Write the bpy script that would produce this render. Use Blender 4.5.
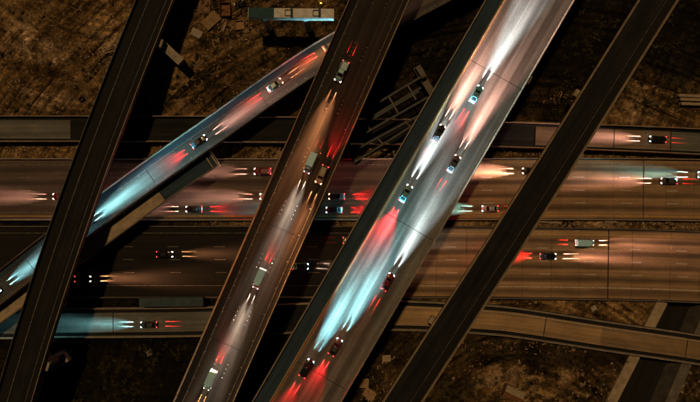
import bpy, bmesh, math, random
from mathutils import Vector, Matrix, noise
random.seed(7)
R = math.radians
for o in list(bpy.data.objects): bpy.data.objects.remove(o)
scene = bpy.context.scene
COL = scene.collection

# ------------------------------------------------------------------ camera, sky, sun, exposure
CH, FPX = 140.0, 490.0            # drone height (m), focal length in photo pixels (700 wide)
cd = bpy.data.cameras.new('camera'); cam = bpy.data.objects.new('camera', cd); COL.objects.link(cam)
cam.location = (0, 0, CH); cam.rotation_euler = (0, 0, 0)
cd.sensor_width = 36; cd.lens = 36 * FPX / 700; cd.clip_start = 1; cd.clip_end = 6000
scene.camera = cam
SUN_EL = 68.0
sun_dir = Vector((0.44, -0.898, -math.tan(R(SUN_EL)))).normalized()     # travel direction of the light
w = bpy.data.worlds.new('World'); scene.world = w; w.use_nodes = True
wn = w.node_tree.nodes; wl = w.node_tree.links
sky = wn.new('ShaderNodeTexSky'); sky.sky_type = 'NISHITA'; sky.sun_disc = False
sky.sun_elevation = R(SUN_EL); sky.sun_rotation = math.atan2(-sun_dir.x, -sun_dir.y)
wl.new(sky.outputs[0], wn['Background'].inputs[0]); wn['Background'].inputs[1].default_value = 0.0022
sd = bpy.data.lights.new('sun', 'SUN'); sd.energy = 1.2; sd.angle = R(3.0); sd.color = (1.0, 0.62, 0.28)
so = bpy.data.objects.new('sun', sd); COL.objects.link(so)
so.rotation_euler = sun_dir.to_track_quat('-Z', 'Y').to_euler(); so.location = (-60, 80, 160)
vs = scene.view_settings; vs.view_transform = 'Standard'; vs.look = 'None'; vs.gamma = 1.0
vs.exposure = 0.0; vs.use_curve_mapping = False
scene.render.resolution_x = 1024; scene.render.resolution_y = 588
scene.cycles.sample_clamp_indirect = 2.0

def P(px, py, z=0.0):
    k = (CH - z) / FPX
    return Vector(((px - 350) * k, -(py - 201) * k, z))

# ------------------------------------------------------------------ materials
def new_mat(name):
    m = bpy.data.materials.new(name); m.use_nodes = True
    return m, m.node_tree.nodes, m.node_tree.links, m.node_tree.nodes['Principled BSDF']
def N(nodes, t, **kw):
    n = nodes.new(t)
    for k, v in kw.items(): setattr(n, k, v)
    return n
def ramp(nodes, stops, interp='LINEAR'):
    r = nodes.new('ShaderNodeValToRGB'); r.color_ramp.interpolation = interp
    e = r.color_ramp.elements
    while len(e) < len(stops): e.new(0.5)
    for i, (p, c) in enumerate(stops):
        e[i].position = p; e[i].color = (c[0], c[1], c[2], 1) if not isinstance(c, (int, float)) else (c, c, c, 1)
    return r
def mixc(nodes, links, a, b, f, mode='MIX'):
    m = nodes.new('ShaderNodeMix'); m.data_type = 'RGBA'; m.blend_type = mode
    for i, x in ((6, a), (7, b), (0, f)):
        if hasattr(x, 'type') and hasattr(x, 'node'): links.new(x, m.inputs[i])
        elif i == 0: m.inputs[0].default_value = x
        else: m.inputs[i].default_value = (x[0], x[1], x[2], 1)
    return m.outputs[2]

def mat_road(name, base, streak=0.35, lane=0.0, phase=0.0, blotch=0.35, rough=0.85, grain=0.25, bump=0.12):
    """pavement: UV is (metres across, metres along); worn streaks run along the road"""
    m, n, l, b = new_mat(name)
    tc = N(n, 'ShaderNodeTexCoord')
    mp = N(n, 'ShaderNodeMapping'); mp.inputs[3].default_value = (1.3, 0.018, 1); l.new(tc.outputs['UV'], mp.inputs[0])
    s = N(n, 'ShaderNodeTexNoise'); s.inputs['Scale'].default_value = 1.0; s.inputs['Detail'].default_value = 5
    l.new(mp.outputs[0], s.inputs[0])
    rs = ramp(n, [(0.28, 1 - streak), (0.7, 1 + streak * 0.5)]); l.new(s.outputs[0], rs.inputs[0])
    c = mixc(n, l, base, rs.outputs[0], 1.0, 'MULTIPLY')
    mp2 = N(n, 'ShaderNodeMapping'); mp2.inputs[3].default_value = (0.25, 0.10, 1); l.new(tc.outputs['UV'], mp2.inputs[0])
    s2 = N(n, 'ShaderNodeTexNoise'); s2.inputs['Scale'].default_value = 1.0; s2.inputs['Detail'].default_value = 6; s2.inputs['Roughness'].default_value = 0.65
    l.new(mp2.outputs[0], s2.inputs[0])
    r2 = ramp(n, [(0.3, 1 - blotch), (0.68, 1 + blotch * 0.4)]); l.new(s2.outputs[0], r2.inputs[0])
    c = mixc(n, l, c, r2.outputs[0], 1.0, 'MULTIPLY')
    g = N(n, 'ShaderNodeTexNoise'); g.inputs['Scale'].default_value = 3.0; g.inputs['Detail'].default_value = 4
    l.new(tc.outputs['UV'], g.inputs[0])
    rg = ramp(n, [(0.3, 1 - grain), (0.7, 1 + grain * 0.5)]); l.new(g.outputs[0], rg.inputs[0])
    c = mixc(n, l, c, rg.outputs[0], 1.0, 'MULTIPLY')
    if lane > 0:      # oil drip band in the middle of each lane
        sx = N(n, 'ShaderNodeSeparateXYZ'); l.new(tc.outputs['UV'], sx.inputs[0])
        a = N(n, 'ShaderNodeMath', operation='ADD'); a.inputs[1].default_value = phase; l.new(sx.outputs[0], a.inputs[0])
        w1 = N(n, 'ShaderNodeTexNoise'); w1.inputs['Scale'].default_value = 0.12; l.new(tc.outputs['UV'], w1.inputs[0])
        w2 = N(n, 'ShaderNodeMath', operation='MULTIPLY_ADD'); w2.inputs[1].default_value = 0.8; l.new(w1.outputs[0], w2.inputs[0]); l.new(a.outputs[0], w2.inputs[2])
        q = N(n, 'ShaderNodeMath', operation='MULTIPLY'); q.inputs[1].default_value = 2 * math.pi / 3.66; l.new(w2.outputs[0], q.inputs[0])
        co = N(n, 'ShaderNodeMath', operation='COSINE'); l.new(q.outputs[0], co.inputs[0])
        rl = ramp(n, [(0.35, 1.0), (1.0, 1 - lane)])
        h = N(n, 'ShaderNodeMath', operation='MULTIPLY_ADD'); h.inputs[1].default_value = 0.5; h.inputs[2].default_value = 0.5
        l.new(co.outputs[0], h.inputs[0]); l.new(h.outputs[0], rl.inputs[0])
        c = mixc(n, l, c, rl.outputs[0], 1.0, 'MULTIPLY')
    l.new(c, b.inputs['Base Color']); b.inputs['Roughness'].default_value = rough
    b.inputs['Specular IOR Level'].default_value = 0.25
    bp = N(n, 'ShaderNodeBump'); bp.inputs['Strength'].default_value = bump; bp.inputs['Distance'].default_value = 0.03
    l.new(g.outputs[0], bp.inputs['Height']); l.new(bp.outputs[0], b.inputs['Normal'])
    return m

def mat_rough(name, base, var=0.35, scale=0.6, rough=0.85, spec=0.25, metal=0.0, bump=0.3, base2=None):
    m, n, l, b = new_mat(name)
    tc = N(n, 'ShaderNodeTexCoord')
    s = N(n, 'ShaderNodeTexNoise'); s.inputs['Scale'].default_value = scale; s.inputs['Detail'].default_value = 7; s.inputs['Roughness'].default_value = 0.65
    l.new(tc.outputs['Object'], s.inputs[0])
    if base2:
        r = ramp(n, [(0.36, base), (0.62, base2)]); l.new(s.outputs[0], r.inputs[0]); c = r.outputs[0]
    else:
        r = ramp(n, [(0.28, 1 - var), (0.7, 1 + var * 0.5)]); l.new(s.outputs[0], r.inputs[0])
        c = mixc(n, l, base, r.outputs[0], 1.0, 'MULTIPLY')
    l.new(c, b.inputs['Base Color']); b.inputs['Roughness'].default_value = rough
    b.inputs['Specular IOR Level'].default_value = spec; b.inputs['Metallic'].default_value = metal
    if bump:
        bp = N(n, 'ShaderNodeBump'); bp.inputs['Strength'].default_value = bump; bp.inputs['Distance'].default_value = 0.04
        l.new(s.outputs[0], bp.inputs['Height']); l.new(bp.outputs[0], b.inputs['Normal'])
    return m
def mat_plain(name, base, rough=0.4, spec=0.5, metal=0.0, coat=0.0):
    m, n, l, b = new_mat(name)
    tc = N(n, 'ShaderNodeTexCoord'); s = N(n, 'ShaderNodeTexNoise'); s.inputs['Scale'].default_value = 2.5; s.inputs['Detail'].default_value = 4
    l.new(tc.outputs['Object'], s.inputs[0])
    r = ramp(n, [(0.3, 0.86), (0.7, 1.05)]); l.new(s.outputs[0], r.inputs[0])
    l.new(mixc(n, l, base, r.outputs[0], 1.0, 'MULTIPLY'), b.inputs['Base Color'])
    b.inputs['Roughness'].default_value = rough; b.inputs['Specular IOR Level'].default_value = spec
    b.inputs['Metallic'].default_value = metal; b.inputs['Coat Weight'].default_value = coat
    return m
def mat_emit(name, col, strength):
    m, n, l, b = new_mat(name)
    b.inputs['Base Color'].default_value = (col[0] * .5, col[1] * .5, col[2] * .5, 1)
    b.inputs['Emission Color'].default_value = (*col, 1); b.inputs['Emission Strength'].default_value = strength
    b.inputs['Roughness'].default_value = 0.2
    return m

def mat_ground():
    m, n, l, b = new_mat('dirt')
    tc = N(n, 'ShaderNodeTexCoord')
    at = N(n, 'ShaderNodeAttribute'); at.attribute_name = 'soil_shade'
    s = N(n, 'ShaderNodeTexNoise'); s.inputs['Scale'].default_value = 0.09; s.inputs['Detail'].default_value = 9; s.inputs['Roughness'].default_value = 0.7; s.inputs['Distortion'].default_value = 0.8
    l.new(tc.outputs['Object'], s.inputs[0])
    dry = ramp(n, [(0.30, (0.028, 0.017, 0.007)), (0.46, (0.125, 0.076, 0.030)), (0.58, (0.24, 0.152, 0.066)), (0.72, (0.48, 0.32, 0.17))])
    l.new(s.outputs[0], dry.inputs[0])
    dark = ramp(n, [(0.34, (0.006, 0.0055, 0.004)), (0.55, (0.014, 0.011, 0.007)), (0.75, (0.045, 0.032, 0.017))])  # near-black tones, mostly bridge shade painted into the dirt
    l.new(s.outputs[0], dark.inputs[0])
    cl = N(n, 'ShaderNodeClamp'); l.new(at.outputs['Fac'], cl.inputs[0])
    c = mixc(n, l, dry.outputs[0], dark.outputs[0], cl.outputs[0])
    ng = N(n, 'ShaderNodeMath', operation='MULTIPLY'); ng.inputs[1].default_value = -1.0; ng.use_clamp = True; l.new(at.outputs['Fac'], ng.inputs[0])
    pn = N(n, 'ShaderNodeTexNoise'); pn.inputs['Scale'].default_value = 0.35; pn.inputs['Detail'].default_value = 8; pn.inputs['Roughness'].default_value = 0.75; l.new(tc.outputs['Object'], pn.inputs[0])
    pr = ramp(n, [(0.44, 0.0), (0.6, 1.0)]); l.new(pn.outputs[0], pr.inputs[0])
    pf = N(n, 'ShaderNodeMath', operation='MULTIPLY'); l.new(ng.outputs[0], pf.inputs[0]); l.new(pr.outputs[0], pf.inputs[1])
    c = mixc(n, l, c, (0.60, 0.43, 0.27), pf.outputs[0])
    f = N(n, 'ShaderNodeTexNoise'); f.inputs['Scale'].default_value = 1.1; f.inputs['Detail'].default_value = 8; f.inputs['Roughness'].default_value = 0.75
    l.new(tc.outputs['Object'], f.inputs[0])
    rf = ramp(n, [(0.32, 0.22), (0.5, 0.9), (0.70, 1.6)]); l.new(f.outputs[0], rf.inputs[0])
    c = mixc(n, l, c, rf.outputs[0], 1.0, 'MULTIPLY')
    f2 = N(n, 'ShaderNodeTexNoise'); f2.inputs['Scale'].default_value = 0.33; f2.inputs['Detail'].default_value = 6; f2.inputs['Roughness'].default_value = 0.7; f2.inputs['Distortion'].default_value = 1.5
    l.new(tc.outputs['Object'], f2.inputs[0])
    r5 = ramp(n, [(0.36, 0.32), (0.5, 1.0), (0.66, 1.35)]); l.new(f2.outputs[0], r5.inputs[0])
    c = mixc(n, l, c, r5.outputs[0], 1.0, 'MULTIPLY')
    # wheel ruts: streaks that curve round two turning circles of the site traffic
    for (cx, cy, amt, sd_) in ((P(130, -150).x, P(130, -150).y, 0.55, 1.0), (P(520, 470).x, P(520, 470).y, 0.9, 5.0)):
        mp = N(n, 'ShaderNodeMapping'); mp.inputs[1].default_value = (-cx, -cy, 0); l.new(tc.outputs['Object'], mp.inputs[0])
        sp = N(n, 'ShaderNodeSeparateXYZ'); l.new(mp.outputs[0], sp.inputs[0])
        ln = N(n, 'ShaderNodeVectorMath', operation='LENGTH'); l.new(mp.outputs[0], ln.inputs[0])
        an = N(n, 'ShaderNodeMath', operation='ARCTAN2'); l.new(sp.outputs[0], an.inputs[0]); l.new(sp.outputs[1], an.inputs[1])
        a2 = N(n, 'ShaderNodeMath', operation='MULTIPLY'); a2.inputs[1].default_value = 3.0; l.new(an.outputs[0], a2.inputs[0])
        cb = N(n, 'ShaderNodeCombineXYZ'); l.new(ln.outputs['Value'], cb.inputs[0]); l.new(a2.outputs[0], cb.inputs[1]); cb.inputs[2].default_value = sd_
        wv = N(n, 'ShaderNodeTexNoise'); wv.inputs['Scale'].default_value = 0.75; wv.inputs['Detail'].default_value = 5; wv.inputs['Roughness'].default_value = 0.6
        l.new(cb.outputs[0], wv.inputs[0])
        mk = N(n, 'ShaderNodeTexNoise'); mk.inputs['Scale'].default_value = 0.06; l.new(tc.outputs['Object'], mk.inputs[0])
        mr = ramp(n, [(0.40, 0.4), (0.55, 1.0)]); l.new(mk.outputs[0], mr.inputs[0])
        rw = ramp(n, [(0.36, 1 - amt), (0.62, 1 + amt * .5)]); l.new(wv.outputs[0], rw.inputs[0])
        c = mixc(n, l, c, mixc(n, l, (1, 1, 1), rw.outputs[0], mr.outputs[0]), 1.0, 'MULTIPLY')
    l.new(c, b.inputs['Base Color']); b.inputs['Roughness'].default_value = 0.95; b.inputs['Specular IOR Level'].default_value = 0.1
    bp = N(n, 'ShaderNodeBump'); bp.inputs['Strength'].default_value = 0.8; bp.inputs['Distance'].default_value = 0.25
    l.new(f.outputs[0], bp.inputs['Height']); l.new(bp.outputs[0], b.inputs['Normal'])
    return m

M = {}
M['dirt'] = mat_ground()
M['asphalt'] = mat_road('asphalt', (0.014, 0.012, 0.010), 0.4, 0.25, 0.0)
M['asphalt_new'] = mat_road('asphalt_new', (0.0150, 0.0158, 0.0165), 0.6, 0.35, 0.9, 0.6, 0.85, 0.4)
M['shoulder_shade'] = mat_road('shaded_shoulder', (0.010, 0.010, 0.009), 0.3, 0.0)  # dark bands along the decks, parapet shade painted as pavement
M['brown_deck'] = mat_road('worn_brown_deck', (0.036, 0.028, 0.021), 0.55, 0.35, 1.8)
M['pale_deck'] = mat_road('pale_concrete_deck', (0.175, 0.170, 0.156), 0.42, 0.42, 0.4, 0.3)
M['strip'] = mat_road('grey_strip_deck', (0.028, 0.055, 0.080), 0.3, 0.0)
M['ramp_deck'] = mat_road('ramp_concrete', (0.085, 0.080, 0.072), 0.35, 0.2, 1.2)
M['freeway_concrete'] = mat_road('freeway_concrete', (0.33, 0.215, 0.12), 0.4, 0.55, 1.83, 0.3)
M['freeway_dim'] = mat_road('freeway_dim', (0.10, 0.075, 0.055), 0.4, 0.4, 1.83, 0.3)
M['front_pale'] = mat_road('frontage_pale', (0.16, 0.16, 0.14), 0.3, 0.2, 1.83)
M['front_tan'] = mat_road('frontage_tan', (0.24, 0.175, 0.125), 0.3, 0.2, 1.83)
M['ramp_tan'] = mat_road('ramp_tan', (0.42, 0.28, 0.14), 0.3, 0.2, 1.83)
M['ramp_tan_dark'] = mat_road('ramp_tan_dark', (0.28, 0.19, 0.10), 0.3, 0.2, 1.83)
M['concrete'] = mat_rough('concrete', (0.30, 0.26, 0.20), 0.45, 0.5)
M['concrete_dark'] = mat_rough('weathered_concrete', (0.13, 0.115, 0.095), 0.5, 0.4)
M['concrete_pale'] = mat_rough('fresh_concrete', (0.62, 0.62, 0.58), 0.35, 0.8)
M['concrete_tan'] = mat_rough('tan_concrete', (0.34, 0.27, 0.18), 0.4, 0.5)
M['teal_board'] = mat_rough('teal_panel', (0.03, 0.075, 0.085), 0.4, 0.9)
M['slate'] = mat_rough('slate_concrete', (0.05, 0.075, 0.085), 0.4, 0.8)
M['joint'] = mat_rough('rubber_joint', (0.008, 0.008, 0.008), 0.3, 2.0)
M['line_white'] = mat_rough('white_road_paint', (0.52, 0.49, 0.43), 0.7, 1.6, bump=0)
M['line_yellow'] = mat_rough('yellow_road_paint', (0.55, 0.33, 0.06), 0.5, 1.2, bump=0)
M['line_dull'] = mat_rough('worn_road_paint', (0.17, 0.16, 0.145), 0.95, 1.2, bump=0)
M['steel'] = mat_rough('weathered_steel', (0.055, 0.062, 0.055), 0.4, 0.8, rough=0.6)
M['wood'] = mat_rough('timber', (0.20, 0.12, 0.06), 0.5, 2.0, base2=(0.36, 0.24, 0.13))
M['wood_pale'] = mat_rough('pale_timber', (0.42, 0.31, 0.19), 0.4, 2.0)
M['rust'] = mat_rough('rusty_steel', (0.11, 0.05, 0.022), 0.5, 1.5, base2=(0.22, 0.10, 0.045))
M['sheet'] = mat_rough('pale_sheet', (0.60, 0.55, 0.47), 0.3, 1.5)
M['tarp'] = mat_rough('tan_tarp', (0.42, 0.27, 0.15), 0.4, 1.2)
M['rock'] = mat_rough('stone', (0.16, 0.11, 0.065), 0.5, 1.2, base2=(0.40, 0.30, 0.19))
M['leaf'] = mat_rough('dry_scrub', (0.020, 0.020, 0.008), 0.4, 1.0, base2=(0.060, 0.050, 0.020), bump=0)
M['tyre'] = mat_plain('tyre_rubber', (0.012, 0.012, 0.012), 0.8, 0.2)
M['rim'] = mat_plain('wheel_rim', (0.35, 0.35, 0.36), 0.35, 0.5, 0.8)
M['glass'] = mat_plain('tinted_glass', (0.010, 0.013, 0.016), 0.06, 0.6)
M['marker'] = mat_plain('marker_white', (0.75, 0.75, 0.70), 0.3, 0.6)
M['marker_dark'] = mat_plain('marker_dark', (0.015, 0.022, 0.025), 0.5, 0.4)
M['head_cool'] = mat_emit('headlight_cool', (0.80, 0.95, 1.0), 14)
M['head_teal'] = mat_emit('headlight_teal', (0.45, 0.95, 1.0), 12)
M['head_warm'] = mat_emit('headlight_warm', (1.0, 0.80, 0.58), 14)
M['head_orange'] = mat_emit('headlight_orange', (1.0, 0.52, 0.20), 12)
M['tail_red'] = mat_emit('taillight_red', (1.0, 0.03, 0.03), 9)
M['lamp_amber'] = mat_emit('amber_lamp', (1.0, 0.50, 0.04), 9)
for k, c in dict(white=(0.42, 0.78, 0.95), silver=(0.34, 0.35, 0.36), black=(0.008, 0.008, 0.010), grey=(0.06, 0.065, 0.07),
                 red=(0.16, 0.010, 0.010), teal=(0.09, 0.26, 0.28), blue=(0.025, 0.05, 0.12), tan=(0.30, 0.24, 0.17)).items():
    M['car_' + k] = mat_plain('car_paint_' + k, c, 0.3, 0.5, 0.0, 0.6)

# ------------------------------------------------------------------ object helpers
def link_mesh(name, me, mat, parent=None, loc=None):
    o = bpy.data.objects.new(name, me); COL.objects.link(o)
    if mat is not None and not me.materials: me.materials.append(M[mat] if isinstance(mat, str) else mat)
    if parent is not None:
        o.parent = parent
        top = parent
        mi = Matrix.Identity(4)
        if parent.type == 'EMPTY': mi = parent.matrix_basis.inverted()
        elif loc is None: mi = Matrix.Identity(4)
        o.matrix_parent_inverse = mi
    return o
def from_bm(name, bm, mat, parent=None, smooth=False):
    bmesh.ops.recalc_face_normals(bm, faces=bm.faces)
    me = bpy.data.meshes.new(name); bm.to_mesh(me); bm.free()
    if smooth:
        for p in me.polygons: p.use_smooth = True
    return link_mesh(name, me, mat, parent)
def tag(o, label=None, cat=None, group=None, kind=None):
    if label: o['label'] = label
    if cat: o['category'] = cat
    if group: o['group'] = group
    if kind: o['kind'] = kind
    return o
def thing(name, label, cat, loc=(0, 0, 0), group=None, rz=0):
    e = bpy.data.objects.new(name, None); COL.objects.link(e); e.location = loc; e.rotation_euler = (0, 0, rz)
    e.empty_display_size = 0.5
    bpy.context.view_layer.update() if False else None
    e.matrix_basis = Matrix.Translation(loc) @ Matrix.Rotation(rz, 4, 'Z')
    return tag(e, label, cat, group)
def bx(bm, c, s, rz=0, M4=None, bev=0.0):
    r = bmesh.ops.create_cube(bm, size=1.0)
    T = (M4 or Matrix.Identity(4)) @ Matrix.Translation(c) @ Matrix.Rotation(rz, 4, 'Z') @ Matrix.Diagonal((s[0], s[1], s[2], 1))
    bmesh.ops.transform(bm, matrix=T, verts=r['verts'])
    if bev > 0:
        es = list({e for v in r['verts'] for e in v.link_edges})
        bmesh.ops.bevel(bm, geom=es, offset=bev, segments=1, affect='EDGES')
def cyl(bm, c, r1, r2, h, seg=14, M4=None):
    r = bmesh.ops.create_cone(bm, cap_ends=True, segments=seg, radius1=r1, radius2=r2, depth=h)
    T = (M4 or Matrix.Identity(4)) @ Matrix.Translation(c)
    bmesh.ops.transform(bm, matrix=T, verts=r['verts'])

class Path:
    def __init__(s, pts, step=2.0):
        """pts: world vectors; smoothed through with Catmull-Rom"""
        if len(pts) > 2:
            out = []; q = [2 * pts[0] - pts[1]] + list(pts) + [2 * pts[-1] - pts[-2]]
            for i in range(1, len(q) - 2):
                n = max(2, int((q[i + 1] - q[i]).length / step))
                for k in range(n):
                    t = k / n; a, b, c, d = q[i - 1], q[i], q[i + 1], q[i + 2]
                    out.append(0.5 * ((2 * b) + (c - a) * t + (2 * a - 5 * b + 4 * c - d) * t * t + (3 * b - a - 3 * c + d) * t ** 3))
            out.append(pts[-1].copy()); s.p = out
        else: s.p = list(pts)
        s.L = [0.0]
        for a, b in zip(s.p, s.p[1:]): s.L.append(s.L[-1] + (b - a).length)
        s.len = s.L[-1]
    def at(s, d):
        d = max(0.0, min(s.len, d))
        lo = 0
        while lo < len(s.L) - 2 and s.L[lo + 1] < d: lo += 1
        t = (d - s.L[lo]) / max(1e-6, s.L[lo + 1] - s.L[lo])
        pos = s.p[lo].lerp(s.p[lo + 1], t)
        a = s.p[max(0, lo - 1)]; b = s.p[min(len(s.p) - 1, lo + 2)]
        tg = (b - a); tg.z = 0; tg.normalize()
        return pos, tg, Vector((tg.y, -tg.x, 0))       # right-hand side
    def near(s, px, py):
        best = (1e9, 0)
        d = 0.0
        while d < s.len:
            q = s.at(d)[0]; r = P(px, py, q.z)
            e = (q.xy - r.xy).length
            if e < best[0]: best = (e, d)
            d += 0.25
        return best[1]
    def off(s, px, py):
        d = s.near(px, py); q, t, n = s.at(d)
        return d, (P(px, py, q.z) - q).dot(n)

def sweep(name, path, prof, mat, parent=None, s0=0.0, s1=None, closed=True, step=3.0):
    """2-D profile [(offset to the right, height)] swept along the path; UV = (offset, distance)"""
    if s1 is None: s1 = path.len
    n = max(1, int(math.ceil((s1 - s0) / step))) if len(path.p) > 2 else max(1, int((s1 - s0) / 12))
    bm = bmesh.new(); uv = bm.loops.layers.uv.new('UVMap'); rings = []; info = {}
    for i in range(n + 1):
        d = s0 + (s1 - s0) * i / n; q, t, nr = path.at(d); ring = []
        for (o, h) in prof:
            v = bm.verts.new(q + nr * o + Vector((0, 0, h))); info[v] = (o, d); ring.append(v)
        rings.append(ring)
    k = len(prof)
    for a, b in zip(rings, rings[1:]):
        for j in range(k if closed else k - 1):
            bm.faces.new((a[j], a[(j + 1) % k], b[(j + 1) % k], b[j]))
    if closed:
        bm.faces.new(rings[0]); bm.faces.new(list(reversed(rings[-1])))
    for f in bm.faces:
        for lp in f.loops: lp[uv].uv = info[lp.vert]
    if not closed:
        bmesh.ops.recalc_face_normals(bm, faces=bm.faces)
        if sum(f.normal.z for f in bm.faces) < 0: bmesh.ops.reverse_faces(bm, faces=bm.faces)
        me = bpy.data.meshes.new(name); bm.to_mesh(me); bm.free()
        return link_mesh(name, me, mat, parent)
    return from_bm(name, bm, mat, parent)
def rect(o0, o1, z0, z1): return [(o0, z0), (o1, z0), (o1, z1), (o0, z1)]
def jersey(o, w=0.42, h=0.95, z=0.0):
    return [(o - w / 2, z), (o + w / 2, z), (o + w / 2, z + 0.12), (o + w * 0.26, z + 0.4), (o + w * 0.2, z + h), (o - w * 0.2, z + h), (o - w * 0.26, z + 0.4), (o - w / 2, z + 0.12)]
def strip(name, path, o, wd, mat, parent, s0=0, s1=None, dz=0.008):
    return sweep(name, path, [(o - wd / 2, dz), (o + wd / 2, dz)], mat, parent, s0, s1, closed=False)
_dash = {}
def dashes(path, o, dist, length, wd, mat, parent, dz=0.010, name='lane_dash'):
    key = (length, wd, mat)
    if key not in _dash:
        me = bpy.data.meshes.new('lane_dash')
        h = wd / 2; c = 0.03
        me.from_pydata([(-length / 2, -h, 0), (length / 2, -h, 0), (length / 2, h, 0), (-length / 2, h, 0), (-length / 2, -h, -c), (length / 2, -h, -c), (length / 2, h, -c), (-length / 2, h, -c)], [],
                       [(0, 1, 2, 3), (4, 5, 1, 0), (5, 6, 2, 1), (6, 7, 3, 2), (7, 4, 0, 3)]); me.materials.append(M[mat]); _dash[key] = me
    for d in dist:
        q, t, n = path.at(d)
        o_ = bpy.data.objects.new(name, _dash[key]); COL.objects.link(o_); o_.parent = parent
        if parent.type == 'EMPTY': o_.matrix_parent_inverse = parent.matrix_basis.inverted()
        o_.location = q + n * o + Vector((0, 0, dz)); o_.rotation_euler = (0, 0, math.atan2(t.y, t.x))
def markers(path, rows, parent, mat, name='pavement_markers', r=0.075):
    """raised round markers glued on the deck: rows of (offset, [distances])"""
    bm = bmesh.new()
    for o, ds in rows:
        for d in ds:
            q, t, n = path.at(d); c = q + n * o
            top = bm.verts.new(c + Vector((0, 0, 0.035)))
            ring = [bm.verts.new(c + Vector((r * math.cos(a), r * math.sin(a), 0.004))) for a in [i * math.pi / 3 for i in range(6)]]
            for i in range(6): bm.faces.new((ring[i], ring[(i + 1) % 6], top))
    return tag(from_bm(name, bm, mat, parent), kind='stuff')

def pier(parent, pos, ztop, ang, cap_len, cap_w, col, mat='concrete', cap_h=1.6, zb=-0.8):
    """one column with a hammerhead cap; ang = direction of the cap"""
    bm = bmesh.new()
    z1 = ztop - cap_h + 0.05
    T = Matrix.Translation((pos.x, pos.y, 0)) @ Matrix.Rotation(ang, 4, 'Z')
    a, c = col
    r = bmesh.ops.create_cube(bm, size=1.0)
    bmesh.ops.transform(bm, matrix=T @ Matrix.Translation((0, 0, (z1 + zb) / 2)) @ Matrix.Diagonal((a, c, z1 - zb, 1)), verts=r['verts'])
    ve = [e for e in bm.edges if abs(e.verts[0].co.z - e.verts[1].co.z) > 1]
    bmesh.ops.bevel(bm, geom=ve, offset=min(a, c) * 0.22, segments=2, affect='EDGES')
    p = from_bm('pier', bm, mat, parent)
    bm = bmesh.new(); w2 = cap_w / 2; L = cap_len / 2
    lo = ztop - cap_h
    vs_ = []
    for y in (-w2, w2):
        vs_.append([bm.verts.new(T @ Vector((x, y, z))) for x, z in ((-a / 2 - .2, lo), (a / 2 + .2, lo), (L, lo + cap_h * .45), (L, ztop), (-L, ztop), (-L, lo + cap_h * .45))])
    bm.faces.new(vs_[0]); bm.faces.new(vs_[1])
    for i in range(6): bm.faces.new((vs_[0][i], vs_[0][(i + 1) % 6], vs_[1][(i + 1) % 6], vs_[1][i]))
    capo = from_bm('pier_cap', bm, mat, None); capo.parent = p
    if parent.type == 'EMPTY': capo.matrix_parent_inverse = Matrix.Identity(4)
    return p

# ------------------------------------------------------------------ the alignments (photo pixel -> point at the road's real height)
def pathpx(pts, z): return Path([P(x, y, z if not callable(z) else z(x)) for x, y in pts])
ZB1, ZB2, ZB4, ZB5, ZR, ZS, ZC, ZF, ZU, ZL = 13.2, 16.0, 16.0, 8.6, 7.2, 5.5, 1.5, 1.8, 0.20, 0.20
pB1 = pathpx([(-24, 540), (14.5, 402), (44.5, 303), (78, 203), (115, 103), (156, 0), (208, -125)], lambda x: {208: 7.0, 156: 8.2, 115: 10.8, 78: 12.8}.get(x, ZB1))
pB2 = pathpx([(143, 545), (203.5, 402), (379.5, 0), (439, -135)], ZB2)
pB4 = pathpx([(212, 545), (296.5, 402), (530, 0), (609, -135)], ZB4)
pB5 = pathpx([(310, 545), (402, 402), (530.5, 203), (658, 0), (743, -135)], ZB5)
pR = pathpx([(-150, 398), (-60, 333), (4, 285), (47, 251), (103, 209), (140, 182), (180, 153.5), (224, 123), (273, 88), (318, 58), (362, 33), (412, 6), (480, -30), (560, -72)], ZR)
pS = pathpx([(-120, 412), (0, 324), (22, 308), (75, 268), (168, 200), (219, 165)], ZS)
pC = pathpx([(-120, 324), (0, 324), (60, 323), (200, 321.5), (300, 318), (390, 315.5), (443, 317), (486, 319.5), (520, 323), (605, 336), (650, 342.5), (700, 350), (790, 366), (900, 392)], ZC)
pF = pathpx([(-130, 129), (0, 129), (240, 129.5), (430, 132.5), (520, 135), (610, 138), (700, 142), (840, 150)], ZF)
pU = pathpx([(-140, 190), (0, 190.3), (300, 190.3), (500, 190), (600, 190), (700, 191.2), (840, 195)], ZU)
pL = pathpx([(-140, 259.5), (0, 259.5), (300, 259.5), (430, 259.6), (540, 260.8), (640, 262.5), (720, 265.5), (850, 272)], ZL)

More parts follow.
